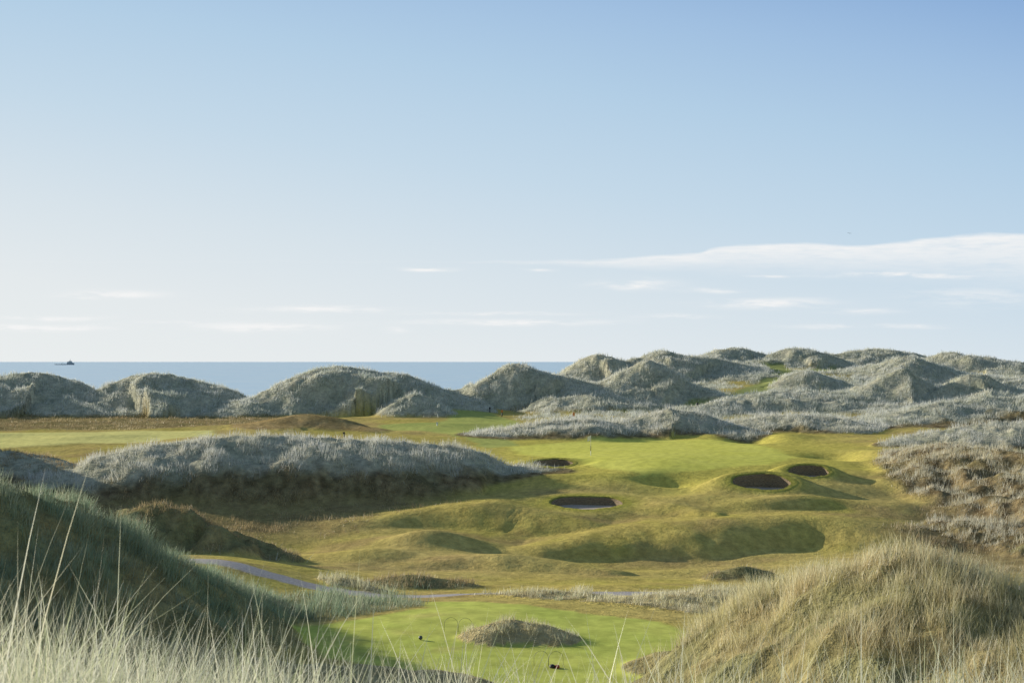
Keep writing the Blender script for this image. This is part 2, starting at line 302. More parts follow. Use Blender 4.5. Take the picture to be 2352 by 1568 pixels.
# what a viewer near the camera can see (used only to thin the grass behind crests)
slope = (Z3+1.2-CAMZ)/np.maximum(GYy+6, 1)
run = np.maximum.accumulate((Z3-CAMZ)/np.maximum(GYy+6, 1), axis=0)
VIS = (slope >= run-.002)
zones = np.array([d['zone'] for d in DUNES]+['farright'])
ZV = zones[DID]
def c(*a): return np.array(a)[None, :]
def mix(a, b, m): return a+(b-a)*m[:, None]
one = np.ones((len(X), 1))
n1 = ss(-.5, .5, fbm(X/4.5, Y/6, 3)); n2 = ss(-.4, .4, fbm(X/.9, Y/1.4+40, 2)); n3 = ss(-.5, .5, fbm(X/14, Y/16+9, 2)); n4 = ss(-.35, .35, fbm(X/2.2, Y/3, 4))
n5 = ss(.0, .5, fbm(X/9+31, Y/7, 4))
col = mix(c(.66, .52, .15)*one, c(.59, .51, .115), n1*.8)
col = mix(col, c(.74, .56, .23), n3*.5)
col = mix(col, c(.46, .36, .12), n4*.25)
col = mix(col, c(.45, .31, .15), n5*.6)
col = mix(col, c(.72, .63, .13), apron*.75)
col = mix(col, mix(c(.26, .195, .10)*one, c(.36, .285, .13), n4), lsl*.8)  # heath brown on the left slope, also painting in the valley shade
col = mix(col, mix(c(.24, .18, .10)*one, c(.36, .28, .14), n4), rro*.85)
bush = ss(.02, .22, PROF)*(DID != 13)
heath = mix(c(.21, .15, .08)*one, c(.37, .28, .145), n2)  # heath brown, its darkness also carrying shade on the valley slopes
heath = mix(heath, c(.19, .18, .08), n1*.5)
col = mix(col, heath, np.maximum(bush, lhe*.8))
col = mix(col, mix(c(.52, .37, .18)*one, c(.38, .26, .12), n4), (DID == 13)*.85*ss(.05, .4, PROF))
col = mix(col, mix(c(.40, .33, .15)*one, c(.30, .29, .13), n4), GM*.8*(Y < 110))
col = mix(col, c(.62, .50, .26), GM*.8*(ZV == 'tee'))
col = mix(col, mix(c(.68, .64, .47)*one, c(.48, .48, .34), n4), GM*.9*((Y >= 110) & (ZV != 'bank')))
col = mix(col, mix(c(.85, .80, .18)*one, c(.80, .76, .155), n1), green)
col = mix(col, c(.85, .77, .28), lfair)
col = mix(col, mix(c(.48, .52, .15)*one, c(.57, .58, .17), n1), cfair)
col = mix(col, mix(c(.38, .42, .15)*one, c(.44, .46, .16), n1), trk)
teec = mix(c(.60, .66, .14)*one, c(.72, .73, .17), n1)
teec = mix(teec, c(.80, .69, .22), ss(0, .8, fbm(X/3+3, Y/3, 2))*ss(2, -4, X)*.8)
teec = mix(teec, c(.50, .52, .13), n4*.3)
col = mix(col, teec, teem)
col = mix(col, mix(c(.60, .55, .52)*one, c(.48, .43, .40), n2), path)
for x0, y0, z0, a, b, tl in bk:
    r = np.sqrt(((X-x0)/a)**2+((Y-y0)/b)**2)
    col = mix(col, c(.58, .51, .115), (1-ss(1.2, 1.9, r))*.75)
col *= (.88+.2*n2)[:, None]

# ------------------------------------------------------------------ materials
def new_mat(name):
    m = bpy.data.materials.new(name); m.use_nodes = True; nt = m.node_tree; nt.nodes.clear()
    out = nt.nodes.new('ShaderNodeOutputMaterial'); return m, nt, out
def ground_mat(name, scale, bump, amp=.28):
    m, nt, out = new_mat(name); L = nt.links; N = nt.nodes
    at_ = N.new('ShaderNodeAttribute'); at_.attribute_name = 'col'
    gn = N.new('ShaderNodeAttribute'); gn.attribute_name = 'gn'
    tc = N.new('ShaderNodeNewGeometry')
    no = N.new('ShaderNodeTexNoise'); no.inputs['Scale'].default_value = scale; no.inputs['Detail'].default_value = 4; no.inputs['Roughness'].default_value = .75
    L.new(tc.outputs['Position'], no.inputs['Vector'])
    mr = N.new('ShaderNodeMapRange'); mr.inputs[1].default_value = .3; mr.inputs[2].default_value = .7; mr.inputs[3].default_value = 1-amp; mr.inputs[4].default_value = 1+amp
    L.new(no.outputs['Fac'], mr.inputs[0])
    mu = N.new('ShaderNodeVectorMath'); mu.operation = 'SCALE'; L.new(at_.outputs['Color'], mu.inputs[0]); L.new(mr.outputs[0], mu.inputs['Scale'])
    bp = N.new('ShaderNodeBump'); bp.inputs['Strength'].default_value = .7; bp.inputs['Distance'].default_value = bump
    L.new(no.outputs['Fac'], bp.inputs['Height']); L.new(gn.outputs['Vector'], bp.inputs['Normal'])
    bs = N.new('ShaderNodeBsdfDiffuse'); bs.inputs['Roughness'].default_value = 0
    L.new(mu.outputs[0], bs.inputs['Color']); L.new(bp.outputs[0], bs.inputs['Normal']); L.new(bs.outputs[0], out.inputs[0])
    return m
M_ground = ground_mat('rough_turf', 1.8, .14, .27)
M_mown = ground_mat('mown_turf', 2.5, .02, .12)
M_dune = ground_mat('dune_soil', 1.6, .4, .35)
M_path = ground_mat('gravel', 6.0, .04)
def grass_mat():
    m, nt, out = new_mat('marram_blades'); L = nt.links; N = nt.nodes
    at_ = N.new('ShaderNodeAttribute'); at_.attribute_name = 'col'
    gn = N.new('ShaderNodeAttribute'); gn.attribute_name = 'gn'
    ge = N.new('ShaderNodeNewGeometry')
    s1 = N.new('ShaderNodeVectorMath'); s1.operation = 'SCALE'; s1.inputs['Scale'].default_value = .65; L.new(gn.outputs['Vector'], s1.inputs[0])
    ad = N.new('ShaderNodeVectorMath'); L.new(s1.outputs[0], ad.inputs[0]); L.new(ge.outputs['Normal'], ad.inputs[1])
    nn = N.new('ShaderNodeVectorMath'); nn.operation = 'NORMALIZE'; L.new(ad.outputs[0], nn.inputs[0])
    d = N.new('ShaderNodeBsdfDiffuse'); L.new(at_.outputs['Color'], d.inputs['Color']); L.new(nn.outputs[0], d.inputs['Normal'])
    t = N.new('ShaderNodeBsdfTranslucent'); L.new(at_.outputs['Color'], t.inputs['Color'])
    mx = N.new('ShaderNodeMixShader'); mx.inputs[0].default_value = .5; L.new(d.outputs[0], mx.inputs[1]); L.new(t.outputs[0], mx.inputs[2])
    g = N.new('ShaderNodeBsdfGlossy'); g.inputs['Roughness'].default_value = .5; g.inputs['Color'].default_value = (.92, .9, .82, 1)
    m2 = N.new('ShaderNodeMixShader'); m2.inputs[0].default_value = .08; L.new(mx.outputs[0], m2.inputs[1]); L.new(g.outputs[0], m2.inputs[2])
    L.new(m2.outputs[0], out.inputs[0]); return m
M_grass = grass_mat()
def simple(name, colr, rough=.6, metal=0., noise=0., scale=8., stretch=(1, 1, 1)):
    m, nt, out = new_mat(name); N = nt.nodes; L = nt.links
    b = N.new('ShaderNodeBsdfPrincipled'); b.inputs['Base Color'].default_value = (*colr, 1); b.inputs['Roughness'].default_value = rough; b.inputs['Metallic'].default_value = metal
    if noise:
        tc = N.new('ShaderNodeTexCoord'); mp = N.new('ShaderNodeMapping'); mp.inputs['Scale'].default_value = stretch
        no = N.new('ShaderNodeTexNoise'); no.inputs['Scale'].default_value = scale; no.inputs['Detail'].default_value = 5
        L.new(tc.outputs['Object'], mp.inputs[0]); L.new(mp.outputs[0], no.inputs['Vector'])
        r = N.new('ShaderNodeMapRange'); r.inputs[1].default_value = .3; r.inputs[2].default_value = .7; r.inputs[3].default_value = 1-noise; r.inputs[4].default_value = 1+noise
        L.new(no.outputs['Fac'], r.inputs[0])
        s = N.new('ShaderNodeVectorMath'); s.operation = 'SCALE'; s.inputs[0].default_value = colr; L.new(r.outputs[0], s.inputs['Scale'])
        L.new(s.outputs[0], b.inputs['Base Color'])
        bp = N.new('ShaderNodeBump'); bp.inputs['Strength'].default_value = .4; bp.inputs['Distance'].default_value = .05; L.new(no.outputs['Fac'], bp.inputs['Height']); L.new(bp.outputs[0], b.inputs['Normal'])
    L.new(b.outputs[0], out.inputs[0]); return m

# ------------------------------------------------------------------ cut the sheet into ground, mown areas and dunes
def attrs(me, C, G):
    a = me.attributes.new('col', 'FLOAT_COLOR', 'POINT'); a.data.foreach_set('color', np.c_[C, np.ones(len(C))].astype(np.float32).ravel())
    a = me.attributes.new('gn', 'FLOAT_VECTOR', 'POINT'); a.data.foreach_set('vector', G.astype(np.float32).ravel())
def tri_mesh(name, V, faces, k, mat, C=None, G=None, smooth=True):
    me = bpy.data.meshes.new(name)
    me.vertices.add(len(V)); me.vertices.foreach_set('co', V.astype(np.float32).ravel())
    me.loops.add(faces.size); me.loops.foreach_set('vertex_index', faces.astype(np.int32).ravel())
    me.polygons.add(len(faces)); me.polygons.foreach_set('loop_start', np.arange(0, faces.size, k, dtype=np.int32))
    if smooth: me.polygons.foreach_set('use_smooth', np.ones(len(faces), bool))
    me.update(calc_edges=True)
    attrs(me, C, G)
    me.materials.append(mat)
    o = bpy.data.objects.new(name, me); COL.objects.link(o); return o
i0 = (np.arange(RR-1)[:, None]*CC+np.arange(CC-1)[None, :]).ravel()
quads = np.c_[i0, i0+1, i0+CC+1, i0+CC]
cx_, cy_ = X[quads].mean(1), Y[quads].mean(1)
def fm(a): return a[quads].mean(1)
dq = DID[i0]; pq_ = fm(PROF)
fid = np.where((dq >= 0), 100+dq, 0)
fid = np.where(fm(green) > .5, 1, fid)
fid = np.where((fm(np.maximum(cfair, trk)) > .5) & (pq_ < .3), 2, fid)
fid = np.where(fm(lfair) > .5, 3, fid)
fid = np.where(fm(teem) > .5, 4, fid)
fid = np.where(fm(path) > .5, 5, fid)
for x0, y0, z0, a, b, tl in bk:
    r = np.sqrt(((cx_-x0)/a)**2+((cy_-y0)/b)**2)
    fid[r < 1.08] = -1
Vall = np.c_[X, Y, Z]; Nall = N3.reshape(-1, 3)
names = {0: ('ground', 'golden olive rough turf of the rolling valley between the dunes', M_ground), 1: ('putting_green', 'bright yellow green putting surface around the flag', M_mown),
         2: ('fairway', 'mid green mown track running from the putting green to the gap in the dunes', M_mown), 3: ('left_fairway', 'pale yellow mown fairway at the left, beyond the long ridge', M_mown),
         4: ('tee', 'bright green mown tee ground with the wire hoops', M_mown), 5: ('path', 'grey gravel path along the far side of the tee', M_path)}
for f in np.unique(fid):
    if f < 0: continue
    q = quads[fid == f]
    vi, inv = np.unique(q.ravel(), return_inverse=True)
    if f < 100: nm, lb, mt = names[f]
    else: nm, lb, mt = 'dune', DUNES[f-100]['label'], M_dune
    o = tri_mesh(nm, Vall[vi], inv.reshape(-1, 4), 4, mt, col[vi], Nall[vi])
    tag(o, lb, 'dune' if f >= 100 else nm.replace('_', ' '), kind='structure')

# ------------------------------------------------------------------ marram grass as blades (stuff)
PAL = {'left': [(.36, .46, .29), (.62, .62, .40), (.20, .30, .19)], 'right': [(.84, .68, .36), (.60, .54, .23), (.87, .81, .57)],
       'tee': [(.86, .76, .47), (.70, .64, .32), (.88, .84, .62)], 'heath': [(.46, .33, .17), (.64, .51, .28), (.33, .28, .14)],
       'mid': [(.87, .84, .69), (.73, .70, .53), (.88, .87, .78)], 'bank': [(.84, .73, .50), (.66, .56, .34), (.87, .83, .67)],
       'farleft': [(.84, .86, .70), (.66, .71, .54), (.88, .88, .79)], 'farmid': [(.87, .86, .69), (.70, .71, .53), (.88, .87, .76)],
       'farright': [(.86, .86, .70), (.68, .71, .54), (.88, .88, .78)]}
LEN = {'left': .85, 'right': .78, 'tee': .46, 'heath': .42, 'mid': .75, 'bank': .66, 'farleft': .75, 'farmid': .75, 'farright': .75}
DENS = {'left': 1.15, 'right': 1.5, 'tee': 1.4, 'heath': .9, 'mid': .9, 'bank': 1., 'farleft': .85, 'farmid': .85, 'farright': .85}
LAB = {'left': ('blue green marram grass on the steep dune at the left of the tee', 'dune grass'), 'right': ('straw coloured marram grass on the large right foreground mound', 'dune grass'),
       'tee': ('pale grass tufts around the tee and on its small island mound', 'dune grass'), 'heath': ('short brown heathery tufts on the knolls of the valley', 'heather'),
       'mid': ('silver grass on the long ridge and on the low dunes behind the green', 'dune grass'), 'bank': ('dry grass tussocks on the bank at the right edge', 'dune grass'),
       'farleft': ('silver green marram grass on the seaside dunes left of the gap', 'dune grass'), 'farmid': ('silver green marram grass on the dunes right of the gap', 'dune grass'),
       'farright': ('silver green marram grass on the far dunes at the right', 'dune grass')}
def blades(name, P0, G, L, W, lean, C, seg, label, cat):
    k = len(P0); th = rng.random(k)*np.pi
    wd = np.c_[np.cos(th), np.sin(th), np.zeros(k)]
    up = np.array((0, 0, 1.))
    lh = np.linalg.norm(lean, axis=1); tipd = np.c_[lean[:, 0], lean[:, 1], np.sqrt(np.clip(1-lh**2, .05, 1))]
    lv = []; cols = []
    for s in range(seg+1):
        t = s/seg
        pt = P0+L[:, None]*(t*(1-.6*t)*.55*up+(t*.45+.33*t*t)*tipd)
        w = (W*(1-t**1.5)*.5)[:, None]
        f = .66+.45*t  # darker roots: marram's own tone plus occlusion painted into the colour
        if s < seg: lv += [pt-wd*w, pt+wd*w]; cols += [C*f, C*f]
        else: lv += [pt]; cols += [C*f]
    nv = len(lv)
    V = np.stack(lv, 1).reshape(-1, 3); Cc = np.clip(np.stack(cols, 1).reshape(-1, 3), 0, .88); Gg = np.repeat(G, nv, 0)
    loc = []
    for s in range(seg):
        a = 2*s
        if s < seg-1: loc += [(a, a+1, a+3), (a, a+3, a+2)]
        else: loc += [(a, a+1, a+2)]
    loc = np.array(loc)
    Fc = (np.arange(k)[:, None, None]*nv+loc[None]).reshape(-1, 3)
    o = tri_mesh(name, V, Fc, 3, M_grass, Cc, Gg, smooth=False)
    return tag(o, label, cat, kind='stuff')
area = (np.linalg.norm(np.cross(du, dv), axis=-1))[:-1, :-1].ravel()
gmq = fm(GM); hmq = fm(HM); uq = np.abs(cx_/(cy_+6)); visq = VIS.ravel()[i0]
clump = ss(-.3, .3, fbm(cx_/.85, cy_/.85, 2))*.82+.18
clump = np.where(cy_ > 85, ss(-.3, .2, fbm(cx_/2.4, cy_/2.4, 2))*.84+.16, clump)
zq = np.where(dq >= 0, zones[dq], np.where(cy_ < 95, np.where(cx_ > 3, 'right', 'left'), 'farright'))
clump = np.where(zq == 'bank', ss(-.25, .2, fbm(cx_/2.0, cy_/2.6, 2))*.85+.15, clump)
clump = np.where(zq == 'left', ss(-.25, .25, fbm(cx_/1.5, cy_/1.5, 3))*.8+.2, clump)
clump = np.where(zq == 'right', ss(-.35, .3, fbm(cx_/.7, cy_/.7, 2))*.7+.3, clump)
nq = Nall[i0]
for zn in PAL:
    mask = gmq*(zq == zn)
    if zn == 'heath': mask = np.maximum(mask, hmq)
    e = mask*area*np.clip(125*(50/np.maximum(cy_, 5))**1.15, 0, 140)*DENS[zn]*clump*(uq < .41)*(fid != -1)
    e = e*np.where(visq, 1, .06)
    k = rng.poisson(np.clip(e, 0, 200)); ci = np.repeat(np.arange(len(quads)), k)
    if len(ci) == 0: continue
    a, b = rng.random((2, len(ci)))[:, :, None]
    q = quads[ci]
    P0 = Vall[q[:, 0]]*(1-a)*(1-b)+Vall[q[:, 1]]*a*(1-b)+Vall[q[:, 2]]*a*b+Vall[q[:, 3]]*(1-a)*b
    P0[:, 2] -= .03
    G = nq[ci]; D = P0[:, 1]; m = len(ci)
    cl = clump[ci]
    big = ss(-.3, .4, fbm(P0[:, 0]/3.5+7, P0[:, 1]/3.5, 2))
    L = LEN[zn]*(.45+.75*rng.random(m))*(.35+.8*cl)*(.6+.65*big)
    W = np.maximum(.010, D*.00035)*(.7+.6*rng.random(m))
    an = rng.random(m)*2*np.pi; am = .65*np.sqrt(rng.random(m))
    sw = 1.1 if zn in ('left', 'right', 'tee') else 5.
    lean = np.c_[np.cos(an)*am+.14+.4*fbm(P0[:, 0]/sw+11, P0[:, 1]/sw, 2), np.sin(an)*am-.05+.4*fbm(P0[:, 0]/sw-13, P0[:, 1]/sw+3, 2)]
    lean = lean+G[:, :2]*.3
    ln = np.linalg.norm(lean, axis=1, keepdims=True); lean = lean/np.maximum(ln/.92, 1)
    pal = np.array(PAL[zn]); t1 = ss(-.3, .3, fbm(P0[:, 0]/(sw*2)+3, P0[:, 1]/(sw*2), 3))
    C = mix(pal[0]*np.ones((m, 1)), c(*pal[1]), t1*.9); C = mix(C, c(*pal[2]), rng.random(m)**2*.9)
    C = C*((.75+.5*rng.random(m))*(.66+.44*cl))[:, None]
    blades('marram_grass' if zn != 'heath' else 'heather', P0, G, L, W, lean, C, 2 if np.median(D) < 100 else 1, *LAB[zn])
# foreground blades at the photographer's feet
m = 36000
fx = rng.random(m); fy = 2.8+rng.random(m)**.75*8.5
ux = -.46+fx*.92
tuft = .3+1.0*ss(-.3, .35, fbm(ux*fy/.55, fy/.55, 2))
keep = rng.random(m) < np.clip(np.interp(ux, [-.46, -.36, -.2, -.12, 0, .1, .2, .46], [.95, .95, .8, .5, .34, .28, .34, .42]), 0, 1)*np.clip(.3+fy/11, 0, 1)*tuft
ux, fy, tuft = ux[keep], fy[keep], tuft[keep]; m = len(ux)
P0 = np.c_[ux*fy, fy, np.zeros(m)]; P0[:, 2] = terrain(P0[:, 0].copy(), P0[:, 1].copy())[0]-.03
G = np.tile(np.array((-.5, .3, 1.)), (m, 1))
L = np.interp(ux, [-.46, -.36, -.2, -.1, 0, .2, .46], [.98, .98, .88, .82, .80, .80, .82])*(.5+.5*rng.random(m)+.34*(rng.random(m) > .95))*(.68+.32*tuft)
an = rng.random(m)*2*np.pi; am = .78*np.sqrt(rng.random(m)); lean = np.c_[np.cos(an)*am+.15, np.sin(an)*am]
ln = np.linalg.norm(lean, axis=1, keepdims=True); lean = lean/np.maximum(ln/.93, 1)
C = mix(c(.87, .82, .60)*np.ones((m, 1)), c(.46, .54, .26), rng.random(m)**1.5); C = mix(C, c(.88, .87, .72), rng.random(m)**2)
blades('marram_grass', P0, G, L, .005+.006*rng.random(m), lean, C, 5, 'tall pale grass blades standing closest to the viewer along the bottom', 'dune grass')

# ------------------------------------------------------------------ bunkers
M_sod = simple('stacked_sod', (.26, .19, .11), 1, 0, .5, 5, (1, 1, 5))
M_sand = simple('bunker_sand', (.58, .47, .36), 1, 0, .15, 9)
BL = ['sand bunker at the left front of the putting green, the smallest and nearest the flag', 'widest sand bunker, lowest on the slope in the middle of the fairway',
      'sand bunker at the right front of the putting green, the larger of the close pair', 'small sand bunker at far right of the putting green, upper one of the close pair']
for (x0, y0, z0, a, b, tl), lb in zip(bk, BL):
    root = empty('sand_bunker', (x0, y0, z0), lb, 'bunker', 'bunkers around the putting green')
    nn_ = 64; A_ = np.arange(nn_)*2*np.pi/nn_
    wob = 1+.04*np.sin(3*A_+x0)+.03*np.sin(5*A_+y0)
    floor = -tl*b-.20
    def ring(bm, r, zf): return [bm.verts.new((r*a*w*math.cos(t), r*b*w*math.sin(t), zf(r*b*w*math.sin(t), t))) for t, w in zip(A_, wob)]
    def bridge(bm, r0, r1):
        for k in range(nn_): bm.faces.new((r0[k], r0[(k+1) % nn_], r1[(k+1) % nn_], r1[k]))
    bm = bmesh.new()
    rs = [ring(bm, 1.34, lambda y, t: tl*y-.06), ring(bm, 1.24, lambda y, t: tl*y+.012), ring(bm, 1.08, lambda y, t: tl*y+.02), ring(bm, 1.0, lambda y, t: tl*y+.01+.03*math.sin(9*t)+.02*math.sin(23*t)), ring(bm, .985, lambda y, t: tl*y-.08)]
    for p, q in zip(rs, rs[1:]): bridge(bm, p, q)
    lip = bmobj('turf_lip', bm, M_ground, root); nv = len(lip.data.vertices)
    g0 = np.array((0, -tl, 1.)); g0 /= np.linalg.norm(g0)
    attrs(lip.data, np.tile(np.array((.57, .50, .11)), (nv, 1))*(.85+.25*rng.random((nv, 1))), np.tile(g0, (nv, 1)))
    bm = bmesh.new(); prev = None
    for s in range(8):
        f = s/7
        rr_ = ring(bm, .985-.10*f-.012*(s % 2), lambda y, t: (tl*y-.07)*(1-f)+(floor-.02)*f)
        if prev: bridge(bm, prev, rr_)
        prev = rr_
    bmobj('sod_wall', bm, M_sod, root, False)
    bm = bmesh.new(); prev = None
    for r in (.93, .8, .6, .4, .2):
        rr_ = ring(bm, r, lambda y, t: floor+.22*max(0, r-.5)*(1+.3*math.sin(4*t)))
        if prev: bridge(bm, prev, rr_)
        prev = rr_
    bm.faces.new(prev)
    bmobj('sand_floor', bm, M_sand, root)

# ------------------------------------------------------------------ flag, hoops, markers, posts
M_white = simple('white_paint', (.8, .8, .78), .5); M_black = simple('black_paint', (.03, .03, .035), .5); M_wire = simple('dark_wire', (.10, .11, .09), .5, .3)
M_red = simple('red_paint', (.45, .06, .04), .5); M_orange = simple('orange_paint', (.7, .22, .04), .5); M_blue = simple('dark_blue_paint', (.02, .05, .08), .35)
fx_, fy_ = (1357-CX)/F*158, 158.
fl = empty('golf_flag', (fx_, fy_, gz(fx_, fy_)), 'white flag on a thin pole in the hole of the putting green', 'flag')
bm = bmesh.new(); tube(bm, [(0, 0, -.1), (0, 0, .55)], .034); bmobj('lower_pole', bm, M_white, fl)
bm = bmesh.new(); tube(bm, [(0, 0, .55), (0, 0, 1.1)], .032); bmobj('middle_pole', bm, M_black, fl)
bm = bmesh.new(); tube(bm, [(0, 0, 1.1), (0, 0, 2.25), (0, 0, 2.28)], [.031, .027, .012]); bmobj('upper_pole', bm, M_white, fl)
bm = bmesh.new(); g = []
for i in range(7):
    t = i/6
    g.append([bm.verts.new((-.03-.34*t, .07*math.sin(t*6)*t+.02*j, 2.22-.52*j/4-.16*t*t-.03*math.sin(j)*t)) for j in range(5)])
for i in range(6):
    for j in range(4): bm.faces.new((g[i][j], g[i+1][j], g[i+1][j+1], g[i][j+1]))
bmobj('cloth', bm, M_white, fl)
def hoop(px, D, wpx, hpx, label):
    x = (px-CX)/F*D; z = gz(x, D); w = wpx/F*D/2; h = hpx/F*D; pts = [(-w, 0, -.12), (-w, 0, h-w)]
    for k in range(1, 12):
        t = math.pi*k/12; pts.append((-w*math.cos(t), 0, h-w+w*math.sin(t)))
    pts += [(w, 0, h-w), (w, 0, -.12)]
    bm = bmesh.new(); tube(bm, pts, .007, 6)
    o = bmobj('wire_hoop', bm, M_wire); o.location = (x, D, z)
    tag(o, label, 'hoop', 'wire hoops on the tee')
hoop(1036, 65.5, 31, 32, 'left wire hoop of the pair beside the tufted island mound'); hoop(1069, 65.4, 31, 32, 'right wire hoop of the pair beside the tufted island mound')
hoop(1243, 58.6, 33, 34, 'left wire hoop of the pair nearest the viewer on the tee'); hoop(1277, 58.5, 33, 34, 'right wire hoop of the pair nearest the viewer, above the red and black marker')
def marker(px, D, label, mat):
    x = (px-CX)/F*D; r = empty('tee_marker', (x, D, gz(x, D)), label, 'tee marker', 'tee markers')
    bm = bmesh.new(); lathe(bm, [(.02, -.08), (.02, .04)], 8); bmobj('spike', bm, M_wire, r)
    bm = bmesh.new(); lathe(bm, [(.03, .02), (.075, .05), (.095, .11), (.075, .17), (.03, .20)], 14); bmobj('ball', bm, mat, r)
marker(966, 63.6, 'dark round tee marker on the grass below the left pair of hoops', M_blue)
marker(628, 65.0, 'dark round tee marker at the left edge of the tee, below the steep dune', M_blue)
x = (1273-CX)/F*58.2
r = empty('tee_marker', (x, 58.2, gz(x, 58.2)), 'low black and red tee marker under the nearest wire hoop', 'tee marker')
bm = bmesh.new(); lathe(bm, [(.10, -.01), (.12, .03), (.12, .1), (.06, .14)], 14, (-.08, 0, 0)); bmobj('black_cap', bm, M_black, r)
bm = bmesh.new(); lathe(bm, [(.08, -.01), (.11, .03), (.10, .09), (.04, .13)], 14, (.12, -.02, 0)); bmobj('red_cap', bm, M_red, r)
def post(px, py, D, hpx, mat, capmat, label):
    x = (px-CX)/F*D; z = gz(x, D); h = hpx/F*D
    r = empty('marker_post', (x, D, z), label, 'post', 'small posts between the dunes')
    bm = bmesh.new(); tube(bm, [(0, 0, -.2), (0, 0, h*.62)], .08); bmobj('post_shaft', bm, mat, r)
    bm = bmesh.new(); box(bm, -.16, .16, -.1, .1, h*.62, h, .03, .02); bmobj('post_head', bm, capmat, r, False)
post(1318, 950, 218, 24, M_white, M_orange, 'white post with an orange head behind the low silvery dune')
post(1153, 942, 232, 15, M_black, M_orange, 'dark post with an orange head beside the mown track at the gap')
post(1125, 922, 240, 12, M_black, M_black, 'small black post high beside the mown track, at the foot of the steep dune')
post(790, 992, 186, 10, M_black, M_black, 'short black post behind the long ridge, right of the bare hillock')
post(1004, 967, 210, 8, M_white, M_white, 'tiny white post on the mown track left of the gap')
post(1602, 940, 238, 13, M_black, M_black, 'dark post beside the lower end of the winding grass track')

# ------------------------------------------------------------------ sea, ship, bird
def sea_mat():
    m, nt, out = new_mat('sea_water'); N = nt.nodes; L = nt.links
    ge = N.new('ShaderNodeNewGeometry'); mp = N.new('ShaderNodeMapping'); mp.inputs['Scale'].default_value = (.02, .006, 1)
    L.new(ge.outputs['Position'], mp.inputs[0])
    no = N.new('ShaderNodeTexNoise'); no.inputs['Scale'].default_value = 1; no.inputs['Detail'].default_value = 6; L.new(mp.outputs[0], no.inputs['Vector'])
    cr = N.new('ShaderNodeValToRGB'); cr.color_ramp.elements[0].position = .3; cr.color_ramp.elements[0].color = (.56, .77, .88, 1); cr.color_ramp.elements[1].position = .7; cr.color_ramp.elements[1].color = (.66, .82, .89, 1)
    L.new(no.outputs['Fac'], cr.inputs[0])
    b = N.new('ShaderNodeBsdfPrincipled'); b.inputs['Roughness'].default_value = .3; b.inputs['IOR'].default_value = 1.4
    n2_ = N.new('ShaderNodeTexNoise'); n2_.inputs['Scale'].default_value = .25; n2_.inputs['Detail'].default_value = 4; L.new(ge.outputs['Position'], n2_.inputs['Vector'])
    bp = N.new('ShaderNodeBump'); bp.inputs['Strength'].default_value = .3; bp.inputs['Distance'].default_value = 1.; L.new(n2_.outputs['Fac'], bp.inputs['Height']); L.new(bp.outputs[0], b.inputs['Normal'])
    L.new(cr.outputs[0], b.inputs['Base Color']); L.new(b.outputs[0], out.inputs[0]); return m
bm = bmesh.new()
xs = [-60000, -8000, 0, 8000, 60000]; ys = [200, 2000, 9000, 30000, 80000]
vv = [[bm.verts.new((x, y, 0)) for x in xs] for y in ys]
for i in range(4):
    for j in range(4): bm.faces.new((vv[i][j], vv[i][j+1], vv[i+1][j+1], vv[i+1][j]))
tag(bmobj('sea', bm, sea_mat()), 'calm pale blue sea reaching to the horizon', 'sea', kind='structure')
M_hull = simple('hull_paint', (.34, .38, .43), .5, 0, .2, .1); M_super = simple('grey_superstructure', (.44, .48, .52), .5); M_mast = simple('mast_steel', (.36, .39, .43), .5)
SD = 9500.; sx = (148-CX)/F*SD
ship = empty('ship', (sx, SD, 0), 'dark supply ship on the sea horizon at far left', 'ship')
bm = bmesh.new()
sec = [(-66, 5, 4.5), (-60, 11, 5), (-20, 13, 5), (20, 13, 5.5), (42, 12, 9), (56, 8, 11), (66, .8, 13)]
rings = []
for x_, w_, h_ in sec:
    rings.append([bm.verts.new(p) for p in ((x_, -w_, h_), (x_, -w_*.8, -2), (x_, w_*.8, -2), (x_, w_, h_))])
for a_, b_ in zip(rings, rings[1:]):
    for k in range(4): bm.faces.new((a_[k], a_[(k+1) % 4], b_[(k+1) % 4], b_[k]))
bm.faces.new(rings[0][::-1]); bm.faces.new(rings[-1])
bmobj('hull', bm, M_hull, ship, False)
bm = bmesh.new(); box(bm, 18, 56, -10, 10, 5, 15, 2, 1); box(bm, 24, 50, -9, 9, 15.01, 21, 2, 1); bmobj('superstructure', bm, M_super, ship, False)
bm = bmesh.new(); box(bm, 30, 48, -10, 10, 21.02, 25.5, 2, .6); bmobj('bridge', bm, M_super, ship, False)
bm = bmesh.new(); tube(bm, [(38, 0, 25), (38, 0, 40)], [1.8, .7]); tube(bm, [(38, -5, 33), (38, 5, 33)], .6); bmobj('mast', bm, M_mast, ship)
bm = bmesh.new(); lathe(bm, [(2.5, 0), (2.2, 7)], 10, (21, 0, 15)); bmobj('funnel', bm, M_hull, ship)
bm = bmesh.new(); tube(bm, [(-20, 4, 4), (-20, 4, 12), (-8, 4, 14)], [1, .9, .5]); bmobj('crane', bm, M_mast, ship)
me = bpy.data.meshes.new('bird')
bv = [(0, 0, 0), (.12, 0, .02), (.2, 0, .03), (.26, 0, .03), (-.14, 0, 0), (-.26, 0, .01), (.04, .18, .07), (.0, .36, .1), (-.08, .56, .06), (.04, -.18, .07), (.0, -.36, .1), (-.08, -.56, .06)]
be = [(0, 1), (1, 2), (2, 3), (0, 4), (4, 5), (0, 6), (6, 7), (7, 8), (0, 9), (9, 10), (10, 11)]
rad = [.06, .05, .035, .012, .045, .03, .045, .035, .012, .045, .035, .012]
me.from_pydata(bv, be, []); bird = bpy.data.objects.new('bird', me); COL.objects.link(bird)
bird.modifiers.new('skin', 'SKIN'); bird.modifiers.new('sub', 'SUBSURF').levels = 1
